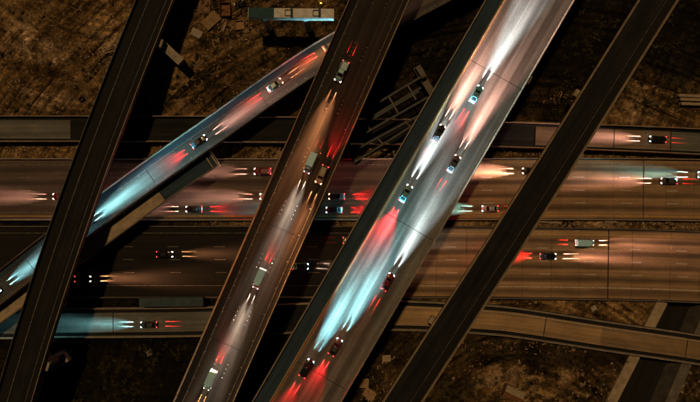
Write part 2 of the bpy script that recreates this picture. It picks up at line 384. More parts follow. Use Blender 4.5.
# ------------------------------------------------------------------ ground, one sheet, with the sunken street cut into it
def chan(px, py):
    return (640 + (355 - py) * 0.51, 686 + (355 - py) * 0.42)
SOIL_SHADE = [(150, 350, 270, 120, 1.0), (70, 250, 160, 60, 1.0), (425, 60, 75, 110, 1.0), (585, 25, 80, 85, 1.0), (690, 20, 85, 76, 1.0), (555, 100, 60, 30, .9), (420, 365, 60, 60, 0.7), (600, 385, 60, 40, .45), (470, 395, 40, 20, .3),
        (560, 348, 120, 24, 0.85), (690, 385, 40, 60, 0.55), (320, 30, 60, 40, 0.45), (440, 150, 120, 12, 0.4), (60, 60, 30, 12, 0.35), (230, 60, 30, 60, 0.35)]  # dark patches: bridge shade painted into the ground, plus some darker earth
def soil_shade_at(px, py):
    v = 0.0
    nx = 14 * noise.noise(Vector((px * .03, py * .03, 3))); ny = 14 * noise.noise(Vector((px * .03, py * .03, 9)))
    for cx, cy, rx, ry, s in SOIL_SHADE:
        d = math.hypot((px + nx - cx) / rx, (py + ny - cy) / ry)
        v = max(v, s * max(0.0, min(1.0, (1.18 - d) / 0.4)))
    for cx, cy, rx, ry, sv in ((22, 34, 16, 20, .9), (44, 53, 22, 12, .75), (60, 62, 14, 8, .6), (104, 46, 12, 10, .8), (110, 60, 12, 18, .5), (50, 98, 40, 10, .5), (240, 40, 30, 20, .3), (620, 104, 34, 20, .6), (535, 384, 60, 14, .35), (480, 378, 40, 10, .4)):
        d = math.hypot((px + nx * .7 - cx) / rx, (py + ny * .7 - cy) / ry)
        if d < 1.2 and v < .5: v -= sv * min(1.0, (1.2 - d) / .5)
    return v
def ground_z(px, py):
    x, y = (px - 350) / 3.5, (201 - py) / 3.5
    h = 0.55 * noise.fractal(Vector((x * .07, y * .07, 0)), 0.9, 2.0, 4) + 0.16 * noise.noise(Vector((x * .9, y * .9, 5)))
    for cx, cy, r, a in ((30, 42, 16, 1.3), (108, 48, 12, 1.0), (20, 92, 26, 0.5), (225, 75, 30, .8), (510, 392, 20, 1.3), (625, 100, 26, 1.0), (470, 385, 22, .7), (212, 20, 16, .4)):
        d = math.hypot(px - cx, (py - cy) * 1.3) / r
        if d < 1: h += a * (1 - d * d) ** 2 * (0.7 + 0.6 * noise.noise(Vector((x * .5, y * .5, 2))))
    # graded flat beside and under the roads
    e = 1.0
    if py < 120: e = min(1, max(0, (116 - py) / 8))
    elif py < 338: e = 0.0
    elif px < 640: e = min(1, max(0, (py - 338) / 10))
    base = -0.35
    z = base + h * e * 0.9 + (0.10 * noise.noise(Vector((x * 1.1, y * 1.1, 1))) if e < 1 else 0)
    z = min(z, base + 1.6) if e > 0 else min(z, -0.2)
    if py > 300:
        a, b = chan(px, py)
        if a - 16 < px < b + 12: z = min(z, -0.12)
        if a - 3 < px < b + 3: z = -5.6
    return z
def build_ground():
    nx, ny = 360, 220
    x0, x1, y0, y1 = -70.0, 770.0, -55.0, 460.0
    vs_, fs = [], []
    soil_shade = []
    for j in range(ny + 1):
        for i in range(nx + 1):
            px = x0 + (x1 - x0) * i / nx; py = y0 + (y1 - y0) * j / ny
            vs_.append(((px - 350) / 3.5, (201 - py) / 3.5, ground_z(px, py))); soil_shade.append(soil_shade_at(px, py))
    for j in range(ny):
        for i in range(nx):
            a = j * (nx + 1) + i; fs.append((a, a + nx + 1, a + nx + 2, a + 1))
    # skirt of the same sheet out to the horizon
    def idx(i, j): return j * (nx + 1) + i
    border = [idx(i, 0) for i in range(nx + 1)] + [idx(nx, j) for j in range(1, ny + 1)] + [idx(i, ny) for i in range(nx - 1, -1, -1)] + [idx(0, j) for j in range(ny - 1, 0, -1)]
    s = len(vs_)
    for b in border:
        x, y, z = vs_[b]; k = 2600 / max(abs(x), abs(y) * 1.6)
        vs_.append((x * k, y * k, -0.4)); soil_shade.append(0.5)
    n = len(border)
    for k in range(n): fs.append((border[k], border[(k + 1) % n], s + (k + 1) % n, s + k))
    me = bpy.data.meshes.new('ground'); me.from_pydata(vs_, [], fs)
    at = me.attributes.new('soil_shade', 'FLOAT', 'POINT'); at.data.foreach_set('value', soil_shade)
    bm = bmesh.new(); bm.from_mesh(me); bmesh.ops.recalc_face_normals(bm, faces=bm.faces)
    if sum(f.normal.z for f in bm.faces) < 0: bmesh.ops.reverse_faces(bm, faces=bm.faces)
    bm.to_mesh(me); bm.free()
    for p in me.polygons: p.use_smooth = True
    g = link_mesh('ground', me, 'dirt'); tag(g, 'bare dirt and weedy ground around the freeway interchange', kind='structure')
build_ground()

# ------------------------------------------------------------------ freeway carriageways and other surface roads
def road(name, label, path, o0, o1, mat, s0=0, s1=None, th=0.9):
    return tag(sweep(name, path, rect(o0, o1, -th, 0.0), mat, None, s0, s1), label, kind='structure')
def slabs(parent, path, pxs, py, o0, o1, mat, thick=()):
    for k, (a, b) in enumerate(zip(pxs, pxs[1:])):
        ga = 0.16 if a in thick else 0.035; gb = 0.16 if b in thick else 0.035
        o = sweep('slab', path, rect(o0, o1, -0.05, 0.012 + 0.004 * (k % 3)), mat, None, path.near(a, py) + ga, path.near(b, py) - gb); o.parent = parent
def near_dash(path, pxs, py): return [path.near(x, py) for x in pxs]

U = road('road', 'upper freeway carriageway with dashed lanes running under the overpasses', pU, -8.8, 8.3, 'freeway_dim')  # dimmer base left of the slabs stands in for weaker light
UJ = [420, 450, 478, 506, 533, 560, 587, 614, 643, 666, 694, 722, 750, 800]
slabs(U, pU, UJ, 190, -8.6, 8.1, 'freeway_concrete', thick=(643,))
L_ = road('road', 'lower freeway carriageway with dashed lanes and yellow median line', pL, -9.2, 10.6, 'asphalt')  # dark left part stands in for the unlit half of the carriageway
LJ = [380, 408, 437, 466, 495, 522, 551, 579, 608, 632, 671, 700, 730, 760, 800]
slabs(L_, pL, LJ, 261, -9.0, 10.4, 'freeway_concrete', thick=(608,))
for par, path, py, rows, first in ((U, pU, 190, (-3.66, 0.05, 3.70), 578.5), (L_, pL, 261, (-3.66, 0.0, 3.70), 589)):
    for r_i, o in enumerate(rows):
        xs = [first + 46.2 * k + r_i * 1.0 for k in range(-14, 5)]
        lim = 400
        dashes(path, o, [path.near(x, py) for x in xs if lim < x < 730], 3.1, 0.20, 'line_white', par, dz=0.030)
        dashes(path, o, [path.near(x, py) for x in xs if -30 < x <= lim], 3.1, 0.17, 'line_dull', par, dz=0.030)
strip('edge_line', pU, -7.35, 0.16, 'line_dull', U, dz=0.032); strip('edge_line', pU, 7.35, 0.16, 'line_yellow', U, dz=0.032)
strip('edge_line', pL, 7.45, 0.20, 'line_white', L_, pL.near(350, 285), None, 0.032); strip('edge_line', pL, 7.45, 0.16, 'line_dull', L_, 0, pL.near(348, 285), 0.032)
strip('edge_line', pL, -7.55, 0.17, 'line_yellow', L_, pL.near(380, 233), None, 0.032); strip('edge_line', pL, -7.55, 0.14, 'line_dull', L_, 0, pL.near(378, 233), 0.032)

F = road('road', 'narrow frontage road along the top of the freeway', pF, -3.6, 3.6, 'asphalt_new', th=2.6)
sF = lambda x: pF.near(x, 131)
for a, b, m in ((-125, 70, 'front_pale'), (536, 614, 'front_tan'), (614.6, 671, 'front_tan'), (671.8, 690, 'front_pale'), (690.6, 800, 'front_pale')):  # dark base left bare beside the slabs paints the barriers' shade
    o = sweep('slab', pF, rect(-2.5, 2.7, -0.05, 0.012), m, None, sF(a), sF(b)); o.parent = F
C_ = road('road', 'curving ramp road passing below the bridges along the bottom', pC, -4.15, 4.15, 'asphalt_new', th=2.4)
sC = lambda x: pC.near(x, 325)
for a, b, m in ((-110, 113, 'front_pale'), (113.15, 236, 'front_pale'), (386, 470, 'ramp_tan'), (470.15, 545, 'ramp_tan'), (545.15, 603, 'ramp_tan'), (603.2, 690, 'ramp_tan_dark'), (690.2, 790, 'ramp_tan_dark')):
    o = sweep('slab', pC, rect(-2.75, 2.75, -0.05, 0.012), m, None, sC(a), sC(b)); o.parent = C_
strip('edge_line', pC, -2.35, 0.14, 'line_white', C_, sC(386), None, 0.03); strip('edge_line', pC, 2.4, 0.14, 'line_dull', C_, sC(386), None, 0.03)

def barrier(label, path, o, s0=0, s1=None, h=0.95, w=0.5, z=0.0, mat='concrete', grp='concrete road barriers'):
    b = sweep('concrete_barrier', path, jersey(o, w, h, z), mat, None, s0, s1)
    return tag(b, label, 'barrier', grp)
barrier('concrete barrier on the top edge of the upper carriageway', pU, -8.95, h=1.3, z=-0.3)
barrier('low concrete barrier on the median side of the upper carriageway', pU, 8.45, h=1.1, z=-0.3)
barrier('low concrete barrier on the median side of the lower carriageway', pL, -9.4, h=1.0, z=-0.3, mat='concrete_dark')
barrier('concrete barrier along the bottom edge of the lower carriageway', pL, 10.75, h=1.3, z=-0.3, mat='concrete_dark')
barrier('pale concrete wall on the top edge of the frontage road', pF, -3.5, h=1.3, z=-0.2, mat='concrete_tan')
barrier('concrete barrier on the bottom edge of the frontage road', pF, 3.5, h=1.0, z=-0.2, mat='concrete_tan')
barrier('pale concrete parapet on the upper side of the curving ramp road', pC, -4.0, h=1.0, z=-0.1, mat='concrete')
barrier('pale concrete parapet on the lower side of the curving ramp road', pC, 4.0, h=1.0, z=-0.1, mat='concrete')

# sunken street at the lower right
pk = Path([P(0, 0)] * 0 + [Vector(((640 + 46 * .51 * 1.25 + 20 - 350) / 3.5, (201 - 302) / 3.5, -5.3)), Vector(((640 - 105 * .51 + 16 - 350) / 3.5, (201 - 470) / 3.5, -5.3))])
def rimpath(side, z):
    pts = []
    for py in (303, 470):
        a, b = chan(0, py); px = a if side < 0 else b
        pts.append(Vector(((px - 350) / 3.5, (201 - py) / 3.5, z)))
    return Path(pts)
pkl, pkr = rimpath(-1, 0), rimpath(1, 0)
mid = Path([(a + b) / 2 + Vector((0, 0, -5.25)) for a, b in zip(pkl.p, pkr.p)])
tag(sweep('road', mid, rect(-7.5, 7.5, -0.5, 0), 'asphalt'), 'sunken street in a cutting below the curving ramp road', kind='structure')
tag(sweep('retaining_wall', pkl, [(2.7, -6), (-0.55, -6), (-0.3, 0.1), (2.7, 0.25)], 'concrete_tan'), 'tan retaining wall on the left side of the sunken street', 'wall', 'retaining walls of the cutting')
tag(sweep('retaining_wall', pkr, [(0.55, -6), (-2.4, -6), (-2.4, 0.25), (0.3, 0.1)], 'concrete_dark'), 'grey retaining wall on the right side of the sunken street', 'wall', 'retaining walls of the cutting')

# ------------------------------------------------------------------ overpasses
def overpass(name, label, path, hw, deck_mat, joints, zones=(), ph=0.9, parapet='concrete', girder_d=1.9, pmat2=None):
    q = path.at(path.len / 2)[0]
    e = thing(name, label, 'overpass', (q.x, q.y, 0), 'tall bridge decks')
    cuts = [0] + sorted(joints) + [path.len]
    for a, b in zip(cuts, cuts[1:]):
        sweep('deck_span', path, rect(-hw, hw, -0.45, 0), deck_mat, e, a + 0.07, b - 0.07)
    for j in joints: sweep('expansion_joint', path, rect(-hw + 0.3, hw - 0.3, -0.2, -0.03), 'joint', e, j - 0.07, j + 0.07)
    sweep('girder', path, [(-hw * .62, -0.46), (hw * .62, -0.46), (hw * .52, -girder_d), (-hw * .52, -girder_d)], 'concrete_dark', e)
    for (o0, o1, m) in zones: sweep('shoulder_shade', path, [(o0, 0.006), (o1, 0.006)], m, e, closed=False)  # dark edge bands carry the parapets' shade in their colour
    sweep('parapet', path, jersey(-hw + .22, .42, ph, 0.004), parapet, e); sweep('parapet', path, jersey(hw - .22, .42, ph, 0.004), pmat2 or parapet, e)
    return e
# leftmost, dark
b1 = overpass('overpass', 'dark empty narrow overpass at the far left with one pale edge line', pB1, 4.8, 'asphalt_new', [pB1.near(60, 260), pB1.near(134, 60)], [(-4.4, -1.98, 'shoulder_shade'), (2.7, 4.35, 'shoulder_shade')], parapet='concrete_dark', pmat2='concrete')
strip('edge_line', pB1, -1.85, 0.15, 'line_dull', b1, dz=0.012); strip('edge_line', pB1, 2.6, 0.10, 'line_dull', b1, dz=0.012)
def sideways(path, d): t = path.at(d)[2]; return math.atan2(t.y, t.x)
for px, py, o in ((142, 36, 3.9), (28, 362, 3.9)):
    d = pB1.near(px, py); q, t, n = pB1.at(d)
    pier(b1, q + n * o, q.z - 0.5, sideways(pB1, d), 3.6, 2.2, (2.2, 1.8), 'concrete_tan' if py > 200 else 'concrete')
    pier(b1, q - n * 2.0, q.z - 1.85, sideways(pB1, d), 4, 2.0, (2.0, 1.8), 'concrete_dark')
# second, brown worn deck
b2 = overpass('overpass', 'brown worn overpass left of centre with rows of white raised markers', pB2, 7.14, 'brown_deck', [pB2.near(284, 230), pB2.near(238, 349), pB2.near(352, 60)], [(-6.6, -5.0, 'shoulder_shade')], parapet='concrete_tan')
strip('edge_line', pB2, -4.9, 0.14, 'line_dull', b2, dz=0.012); strip('edge_line', pB2, 5.5, 0.12, 'line_dull', b2, dz=0.012)
rows = []
rows.append((-4.65, [i * 3.66 + random.uniform(-.2, .2) for i in range(5, int(pB2.len / 3.66))]))
rows.append((5.2, [i * 7.3 for i in range(3, int(pB2.len / 7.3))]))
for o in (-1.3, 1.9): rows.append((o, [i * 14.6 + k * 1.2 + 3 for i in range(1, int(pB2.len / 14.6)) for k in range(4)]))
markers(pB2, rows, b2, 'marker')
for px, py in ((352, 60), (284, 226), (238, 349)):
    d = pB2.near(px, py); q, t, n = pB2.at(d)
    for o in (-3.4, 3.4): pier(b2, q + n * o, ZB2 - 1.9, sideways(pB2, d), 6.6, 2.2, (2.2, 2.0), 'concrete_dark')
# main, pale concrete
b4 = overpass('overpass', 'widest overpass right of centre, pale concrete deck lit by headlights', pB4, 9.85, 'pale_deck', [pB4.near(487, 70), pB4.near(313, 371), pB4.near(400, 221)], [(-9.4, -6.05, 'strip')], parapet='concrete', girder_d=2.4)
sweep('inner_barrier', pB4, jersey(-5.75, .45, .9, 0.008), 'concrete_tan', b4)
strip('edge_line', pB4, -5.3, 0.14, 'line_yellow', b4, dz=0.012); strip('edge_line', pB4, 8.9, 0.14, 'line_dull', b4, dz=0.012)
rows = [(o, [i * 14.6 + k * 1.2 + 5 for i in range(1, int(pB4.len / 14.6)) for k in range(4)]) for o in (-1.2, 2.5)] + [(-5.0, [i * 2.4 for i in range(3, int(pB4.len / 2.4))])]
markers(pB4, rows, b4, 'marker_dark')
for px, py in ((502, 62), (400, 225), (300, 400)):
    d = pB4.near(px, py); q, t, n = pB4.at(d)
    pier(b4, q + n * 1.0, ZB4 - 0.8, sideways(pB4, d), 19.0 if py < 100 else 15.5, 2.2, (4.0, 2.4), 'concrete_tan', cap_h=3.2)
# right, dark
b5 = overpass('overpass', 'dark empty narrow overpass right of the widest one', pB5, 4.6, 'asphalt_new', [pB5.near(580, 120), pB5.near(470, 296)], [(2.0, 4.0, 'shoulder_shade')], parapet='concrete_tan')
strip('edge_line', pB5, 1.95, 0.08, 'line_dull', b5, dz=0.012)
for px, py in ((590, 100), (446, 330)):
    d = pB5.near(px, py); q, t, n = pB5.at(d)
    pier(b5, q - n * 0.8, ZB5 - 0.6, sideways(pB5, d), 9.6, 2.0, (3.0, 2.0), 'concrete_tan', cap_h=2.4)
# small bracket on the right-hand parapet
d = pB5.near(636, 36); q, t, n = pB5.at(d); bm = bmesh.new(); A = math.atan2(n.y, n.x)
Tm = Matrix.Translation(q + n * 4.55) @ Matrix.Rotation(A, 4, 'Z')
bx(bm, (0.9, 0, 0.5), (1.7, 0.16, 0.16), M4=Tm); bx(bm, (0.5, 0, 0.2), (0.9, 0.14, 0.14), M4=Tm); bx(bm, (1.5, 0, 0.6), (0.35, 0.8, 0.45), M4=Tm)
from_bm('bracket', bm, 'steel', b5)
# diagonal ramp
rb = overpass('ramp_bridge', 'diagonal ramp bridge at the left climbing under the brown overpass', pR, 3.95, 'ramp_deck', [pR.near(150, 175), pR.near(262, 97), pR.near(30, 264)], [(-3.5, -1.9, 'strip')], parapet='concrete_dark')  # dark strip on the upper side paints the parapet's shade
strip('edge_line', pR, -1.8, 0.12, 'line_dull', rb, dz=0.012); strip('edge_line', pR, 3.0, 0.12, 'line_dull', rb, dz=0.012)
markers(pR, [(2.75, [i * 2.9 for i in range(4, int(pR.len / 2.9))]), (-1.5, [i * 5.8 for i in range(4, int(pR.len / 5.8))])], rb, 'marker', r=0.065)
for px, py in ((30, 266), (228, 121), (318, 60)):
    d = pR.near(px, py); q, t, n = pR.at(d)
    pier(rb, q - n * .8, ZR - 1.7, sideways(pR, d), 4.2, 1.8, (2.0, 1.8), 'concrete_dark')

# unfinished bridge beside the ramp: deck stub with end wall, darker blue-grey deck at the open end
q = pS.at(pS.len - 2)[0]
sb = thing('unfinished_bridge', 'unfinished bridge deck stub ending below the diagonal ramp bridge', 'bridge', (q.x, q.y, 0))
e0 = pS.len; f0 = pS.near(166, 201)
sweep('deck_span', pS, rect(-6.6, 0, -0.5, 0), 'concrete_tan', sb, 0, f0 - 0.08)
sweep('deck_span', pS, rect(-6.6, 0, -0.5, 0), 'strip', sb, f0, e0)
sweep('girder', pS, [(-5.8, -0.51), (-0.7, -0.51), (-1.2, -1.9), (-5.2, -1.9)], 'concrete_dark', sb, 0, e0)
sweep('end_wall', pS, rect(-6.7, 0.12, -2.2, 0.35), 'concrete_tan', sb, e0 + 0.0 - 0.35, e0 - 0.02)
sweep('end_wall', pS, rect(-6.4, -0.2, 0.0, 0.22), 'concrete', sb, e0 - 1.9, e0 - 1.55)
sweep('kerb', pS, rect(-0.3, 0.05, 0.004, 0.28), 'concrete_dark', sb, 0, e0 - 0.4)
for px, py in ((40, 292), (205, 172)):
    d = pS.near(px, py); q, t, n = pS.at(d)
    pier(sb, q - n * 3.2, ZS - 1.8, sideways(pS, d), 5, 1.6, (1.8, 1.6), 'concrete_dark', cap_h=1.2)

# bare girders between the second and the widest overpass
zg = 6.0
ga, gb = P(352, 139, zg), P(421, 92, zg)
gt = (P(423, 77, zg) - P(366, 112, zg)).normalized(); gn = Vector((gt.y, -gt.x, 0))
gbr = thing('bare_girder_span', 'open frame of bare girders between the two central overpasses', 'girders', (P(385, 120).x, P(385, 120).y, 0))
lines = [(366, 110, 424, 75), (360, 124, 421, 87.5), (357.5, 128, 419, 91), (355, 139, 428, 97), (349, 153, 418, 116), (353, 163, 414, 124.5)]
for (xa, ya, xb, yb) in lines:
    pp = Path([P(xa, ya, zg), P(xb, yb, zg)])
    sweep('girder', pp, [(-.32, -1.3), (.32, -1.3), (.32, -1.15), (.07, -1.1), (.07, -.15), (.3, -.1), (.3, 0), (-.3, 0), (-.3, -.1), (-.07, -.15), (-.07, -1.1), (-.32, -1.15)], 'steel', gbr)
for (xa, ya, xb, yb) in ((389, 97, 398, 113), (363, 114, 370, 130), (378, 139, 383, 144), (405, 121, 410, 127), (408, 86, 416, 100), (352, 152, 356, 161)):
    sweep('diaphragm', Path([P(xa, ya, zg - .1), P(xb, yb, zg - .1)]), rect(-.22, .22, -0.9, 0.16), 'concrete_dark', gbr)
for px, py, ln in ((428, 86, 12.5), (349, 148, 10)):
    c = P(px, py, zg - 1.4)
    bm = bmesh.new(); bx(bm, (c.x, c.y, zg - 1.4 - 0.9), (ln, 2.0, 1.8), math.atan2(gn.y, gn.x), bev=.06); from_bm('bent_cap', bm, 'concrete_dark', gbr)
    for o in (-ln * .33, ln * .33):
        bm = bmesh.new(); cc = c + gn * o; cyl(bm, (cc.x, cc.y, (zg - 3.2 - 1) / 2), .8, .8, zg - 3.2 + 1.0); from_bm('column', bm, 'concrete_dark', gbr)
pe = P(421, 72, zg); bm = bmesh.new()
bx(bm, (pe.x, pe.y, zg - 0.5), (1.6, 3.6, 1.9), math.atan2(gt.y, gt.x), bev=.08); bx(bm, (pe.x + .2, pe.y - 1.2, zg + .5), (.5, .5, .5), .6); from_bm('end_block', bm, 'concrete_dark', gbr)

# free-standing bent caps
def bent(label, x0, y0, x1, y1, z, wd, depth, cols, mat, board=None, pads=(), group='free-standing bent caps'):
    a, b = P(x0, y0, z), P(x1, y1, z); m = (a + b) / 2; ang = math.atan2((b - a).y, (b - a).x); ln = (b - a).length
    e = thing('bent_cap', label, 'bent cap', (m.x, m.y, 0), group)
    T = Matrix.Translation((m.x, m.y, 0)) @ Matrix.Rotation(ang, 4, 'Z')
    def u(x): return (x - (x0 + x1) / 2) / (x1 - x0) * ln
    bm = bmesh.new(); bx(bm, (0, 0, z - depth / 2), (ln, wd, depth), M4=T, bev=.05); from_bm('beam', bm, mat, e)
    if board:
        bm = bmesh.new(); c0, c1 = u(board[0]), u(board[1]); bx(bm, ((c0 + c1) / 2, 0, z + 0.045), (c1 - c0, wd + .08, .07), M4=T); from_bm('teal_cover', bm, 'teal_board', e)  # thin teal sheet laid over one end of the beam
    for pxp, kind in pads:
        bm = bmesh.new()
        if kind == 'key': bx(bm, (u(pxp), 0, z + .3), (.5, wd * .96, .6), M4=T); from_bm('shear_key', bm, 'teal_board', e)
        else:
            for dx, dy, sx, sy in ((-.75, 0, .18, 1.5), (.75, 0, .18, 1.5), (0, -.75, 1.32, .18), (0, .75, 1.32, .18)): bx(bm, (u(pxp) + dx, dy, z + .12), (sx, sy, .26), M4=T)
            from_bm('bearing_frame', bm, 'concrete_dark', e)
    for cx in cols:
        bm = bmesh.new(); cyl(bm, (u(cx), 0, (z - depth - 1) / 2), .95, .95, z - depth + 1.0, 18, M4=T); c = from_bm('column', bm, 'concrete_pale' if mat == 'concrete_pale' else 'concrete_dark', e, smooth=False)
    return e
bent('long pale bent cap on two columns at the top, left end covered in teal', 248, 12.5, 334, 13.5, 11.5, 2.5, 1.9, (262, 305), 'concrete_pale', (248.5, 274), ((288, 'pad'), (291.6, 'key'), (316, 'pad'), (319.5, 'key')))
bent('dark grey-blue bent cap between the lower carriageway and the ramp road', 139, 302.5, 203, 302, 4.2, 2.5, 1.5, (153, 189), 'slate')

bent('short grey bent cap poking out right of the far left overpass near the top', 150, 33, 181, 62, 6.3, 2.3, 1.4, (158, 175), 'concrete')
bent('short tan bent cap poking out right of the far left overpass near the bottom', 34, 378, 66, 357, 6.8, 2.6, 1.6, (42, 58), 'concrete_tan')

# long beams stacked at the top right edge
for k, (y0, y1) in enumerate(((95.2, 96.6), (99.0, 100.4), (103.4, 104.4))):
    a, b = P(679 + k * 1.4, y0, 1.0), P(760, y0 + 3.0, 1.0)
    o = sweep('precast_beam', Path([a, b]), [(-.45, -1.3), (.45, -1.3), (.45, -1.1), (.16, -.9), (.16, -.3), (.4, -.12), (.4, 0), (-.4, 0), (-.4, -.12), (-.16, -.3), (-.16, -.9), (-.45, -1.1)], 'concrete_tan')
    tag(o, ('topmost', 'middle', 'bottom')[k] + ' of three long tan beams lying at the right edge', 'beam', 'beams lying on the dirt')

# ------------------------------------------------------------------ vehicles (local: +x is forward, wheels on z = 0)
def loft(bm, secs):
    rings = [[bm.verts.new((x, y, z)) for (y, z) in pts] for x, pts in secs]
    n = len(rings[0])
    for a, b in zip(rings, rings[1:]):
        for j in range(n): bm.faces.new((a[j], a[(j + 1) % n], b[(j + 1) % n], b[j]))
    bm.faces.new(rings[0]); bm.faces.new(list(reversed(rings[-1])))
def hull(bm, st):
    secs = []
    for x, hw, zb, zt in st:
        half = [(hw * .90, zb), (hw, zb + .22), (hw * .985, zt - .16), (hw * .86, zt - .02), (hw * .45, zt)]
        secs.append((x, half + [(-y, z) for y, z in reversed(half)]))
    loft(bm, secs)
def solid_quad(bm, c, off=0.012, th=0.03, inset=0.9):
    c = [Vector(v) for v in c]; m = sum(c, Vector()) / 4
    n = (c[1] - c[0]).cross(c[3] - c[0]).normalized()
    c = [m + (v - m) * inset for v in c]
    a = [bm.verts.new(v + n * off) for v in c]; b = [bm.verts.new(v - n * th) for v in c]
    bm.faces.new(a); bm.faces.new(list(reversed(b)))
    for i in range(4): bm.faces.new((a[i], b[i], b[(i + 1) % 4], a[(i + 1) % 4]))
def done(bm, name, mat, smooth=False):
    bmesh.ops.recalc_face_normals(bm, faces=bm.faces)
    me = bpy.data.meshes.new(name); bm.to_mesh(me); bm.free(); me.materials.append(M[mat])
    if smooth:
        for p in me.polygons: p.use_smooth = True
    return me
def cabin(paint, xb0, xb1, hwb, zb, xt0, xt1, hwt, zt, parts, cowl=0.0):
    """pillars and roof as one shell with separate panes"""
    B = [(xb0, -hwb, zb), (xb1, -hwb, zb - cowl), (xb1, hwb, zb - cowl), (xb0, hwb, zb)]; T = [(xt0, -hwt, zt), (xt1, -hwt, zt), (xt1, hwt, zt), (xt0, hwt, zt)]
    bm = bmesh.new(); vb = [bm.verts.new(v) for v in B]; vt = [bm.verts.new(v) for v in T]
    for i in range(4): bm.faces.new((vb[i], vb[(i + 1) % 4], vt[(i + 1) % 4], vt[i]))
    bm.faces.new(vt); bm.faces.new(list(reversed(vb)))
    bmesh.ops.bevel(bm, geom=[e for e in bm.edges], offset=0.05, segments=2, affect='EDGES')
    parts.append(('cabin', done(bm, 'cabin', paint, True), None))
    bm = bmesh.new(); solid_quad(bm, (B[1], B[2], T[2], T[1]), inset=.88); parts.append(('windscreen', done(bm, 'windscreen', 'glass'), None))
    bm = bmesh.new(); solid_quad(bm, (B[3], B[0], T[0], T[3]), inset=.86); parts.append(('rear_window', done(bm, 'rear_window', 'glass'), None))
    for f in ((B[0], B[1], T[1], T[0]), (B[2], B[3], T[3], T[2])):
        bm = bmesh.new(); solid_quad(bm, f, inset=.86); parts.append(('side_window', done(bm, 'side_window', 'glass'), None))
    bm = bmesh.new(); bx(bm, ((xt0 + xt1) / 2, 0, zt + .012), (abs(xt1 - xt0) * .86, hwt * 1.72, .035), bev=.015); parts.append(('roof', done(bm, 'roof', paint), None))
_types = {}
def car_parts(kind, paint, head):
    key = (kind, paint, head)
    if key in _types: return _types[key]
    parts = []; pm = 'car_' + paint
    if kind == 'sedan':
        L, W, fz = 4.7, .92, .66
        bm = bmesh.new(); hull(bm, [(-2.35, .72, .38, .74), (-2.27, .84, .26, .92), (-1.6, .91, .2, 1.0), (-.6, .92, .2, 1.0), (.7, .92, .2, .99), (1.3, .91, .2, .93), (1.95, .87, .22, .84), (2.25, .78, .28, .72), (2.35, .62, .38, .60)])
        parts.append(('body', done(bm, 'body', pm, True), None))
        cabin(pm, -1.85, 1.05, .80, .97, -1.05, .25, .62, 1.44, parts, .03); wb, wr = 1.38, .33; hx, hz, tx, tz = 2.08, .72, -2.24, .80; ly = .66
    elif kind == 'suv':
        L, W, fz = 4.9, .98, .8
        bm = bmesh.new(); hull(bm, [(-2.42, .86, .42, .9), (-2.36, .93, .32, 1.08), (-1.6, .97, .27, 1.12), (-.4, .98, .27, 1.12), (.95, .98, .27, 1.10), (1.4, .96, .27, 1.06), (2.1, .92, .3, .98), (2.38, .82, .36, .84), (2.45, .68, .45, .72)])
        parts.append(('body', done(bm, 'body', pm, True), None))
        cabin(pm, -2.28, 1.2, .86, 1.10, -1.95, .45, .70, 1.78, parts, .03); wb, wr = 1.45, .38; hx, hz, tx, tz = 2.2, .86, -2.34, .98; ly = .72
    elif kind == 'pickup':
        L, W, fz = 5.6, 1.0, .85
        bm = bmesh.new(); hull(bm, [(-.55, .97, .3, 1.1), (-.4, .99, .27, 1.16), (1.15, .99, .27, 1.15), (1.7, .98, .27, 1.12), (2.45, .95, .3, 1.05), (2.7, .86, .36, .92), (2.78, .72, .45, .8)])
        parts.append(('body', done(bm, 'body', pm, True), None))
        bm = bmesh.new()
        bx(bm, (-1.68, 0, .62), (2.24, 1.8, .12)); bx(bm, (-1.68, .93, .86), (2.24, .12, .62), bev=.02); bx(bm, (-1.68, -.93, .86), (2.24, .12, .62), bev=.02); bx(bm, (-2.76, 0, .86), (.1, 1.74, .6), bev=.02)
        parts.append(('bed', done(bm, 'bed', pm), None))
        cabin(pm, -.5, 1.55, .88, 1.13, -.3, .75, .72, 1.84, parts, .02); wb, wr = 1.75, .4; hx, hz, tx, tz = 2.52, .9, -2.72, .95; ly = .76
    else:   # box truck
        L, W, fz = 6.6, 1.1, .9
        bm = bmesh.new(); hull(bm, [(1.15, 1.0, .4, 1.35), (1.3, 1.02, .35, 1.4), (2.35, 1.02, .35, 1.36), (3.05, .97, .36, 1.16), (3.25, .86, .42, 1.0), (3.32, .74, .5, .86)])
        parts.append(('body', done(bm, 'body', pm, True), None))
        bm = bmesh.new(); bx(bm, (-.95, 0, .66), (4.6, .9, .25)); parts.append(('chassis', done(bm, 'chassis', 'tyre'), None))
        bm = bmesh.new(); bx(bm, (-1.1, 0, 1.95), (4.4, 2.2, 2.2), bev=.06); cb = done(bm, 'cargo_box', 'car_white'); parts.append(('cargo_box', cb, None))
        for rx_ in (-2.6, -1.85, -1.1, -.35, .4):
            bm = bmesh.new(); bx(bm, (rx_, 0, 3.06), (.07, 2.0, .05)); parts.append(('roof_rib', done(bm, 'roof_rib', 'car_silver'), None))
        bm = bmesh.new(); bx(bm, (-3.32, 0, 1.85), (.05, 1.9, 1.9)); parts.append(('roller_door', done(bm, 'roller_door', 'car_silver'), None))
        cabin(pm, 1.2, 2.7, .93, 1.33, 1.25, 2.05, .82, 2.1, parts, .05); wb, wr = 2.2, .42; hx, hz, tx, tz = 3.05, .98, -3.24, .95; ly = .78
    for sx in (1, -1):
        for sy in (1, -1):
            bm = bmesh.new(); T = Matrix.Translation((sx * wb, sy * (W - .13), wr)) @ Matrix.Rotation(R(90), 4, 'X')
            cyl(bm, (0, 0, 0), wr, wr, .24, 16, T); me = done(bm, 'wheel', 'tyre')
            bm = bmesh.new(); cyl(bm, (0, 0, -sy * .115), wr * .62, wr * .58, .03, 12, T); rm = done(bm, 'rim', 'rim')
            parts.append(('wheel', me, ('rim', rm)))
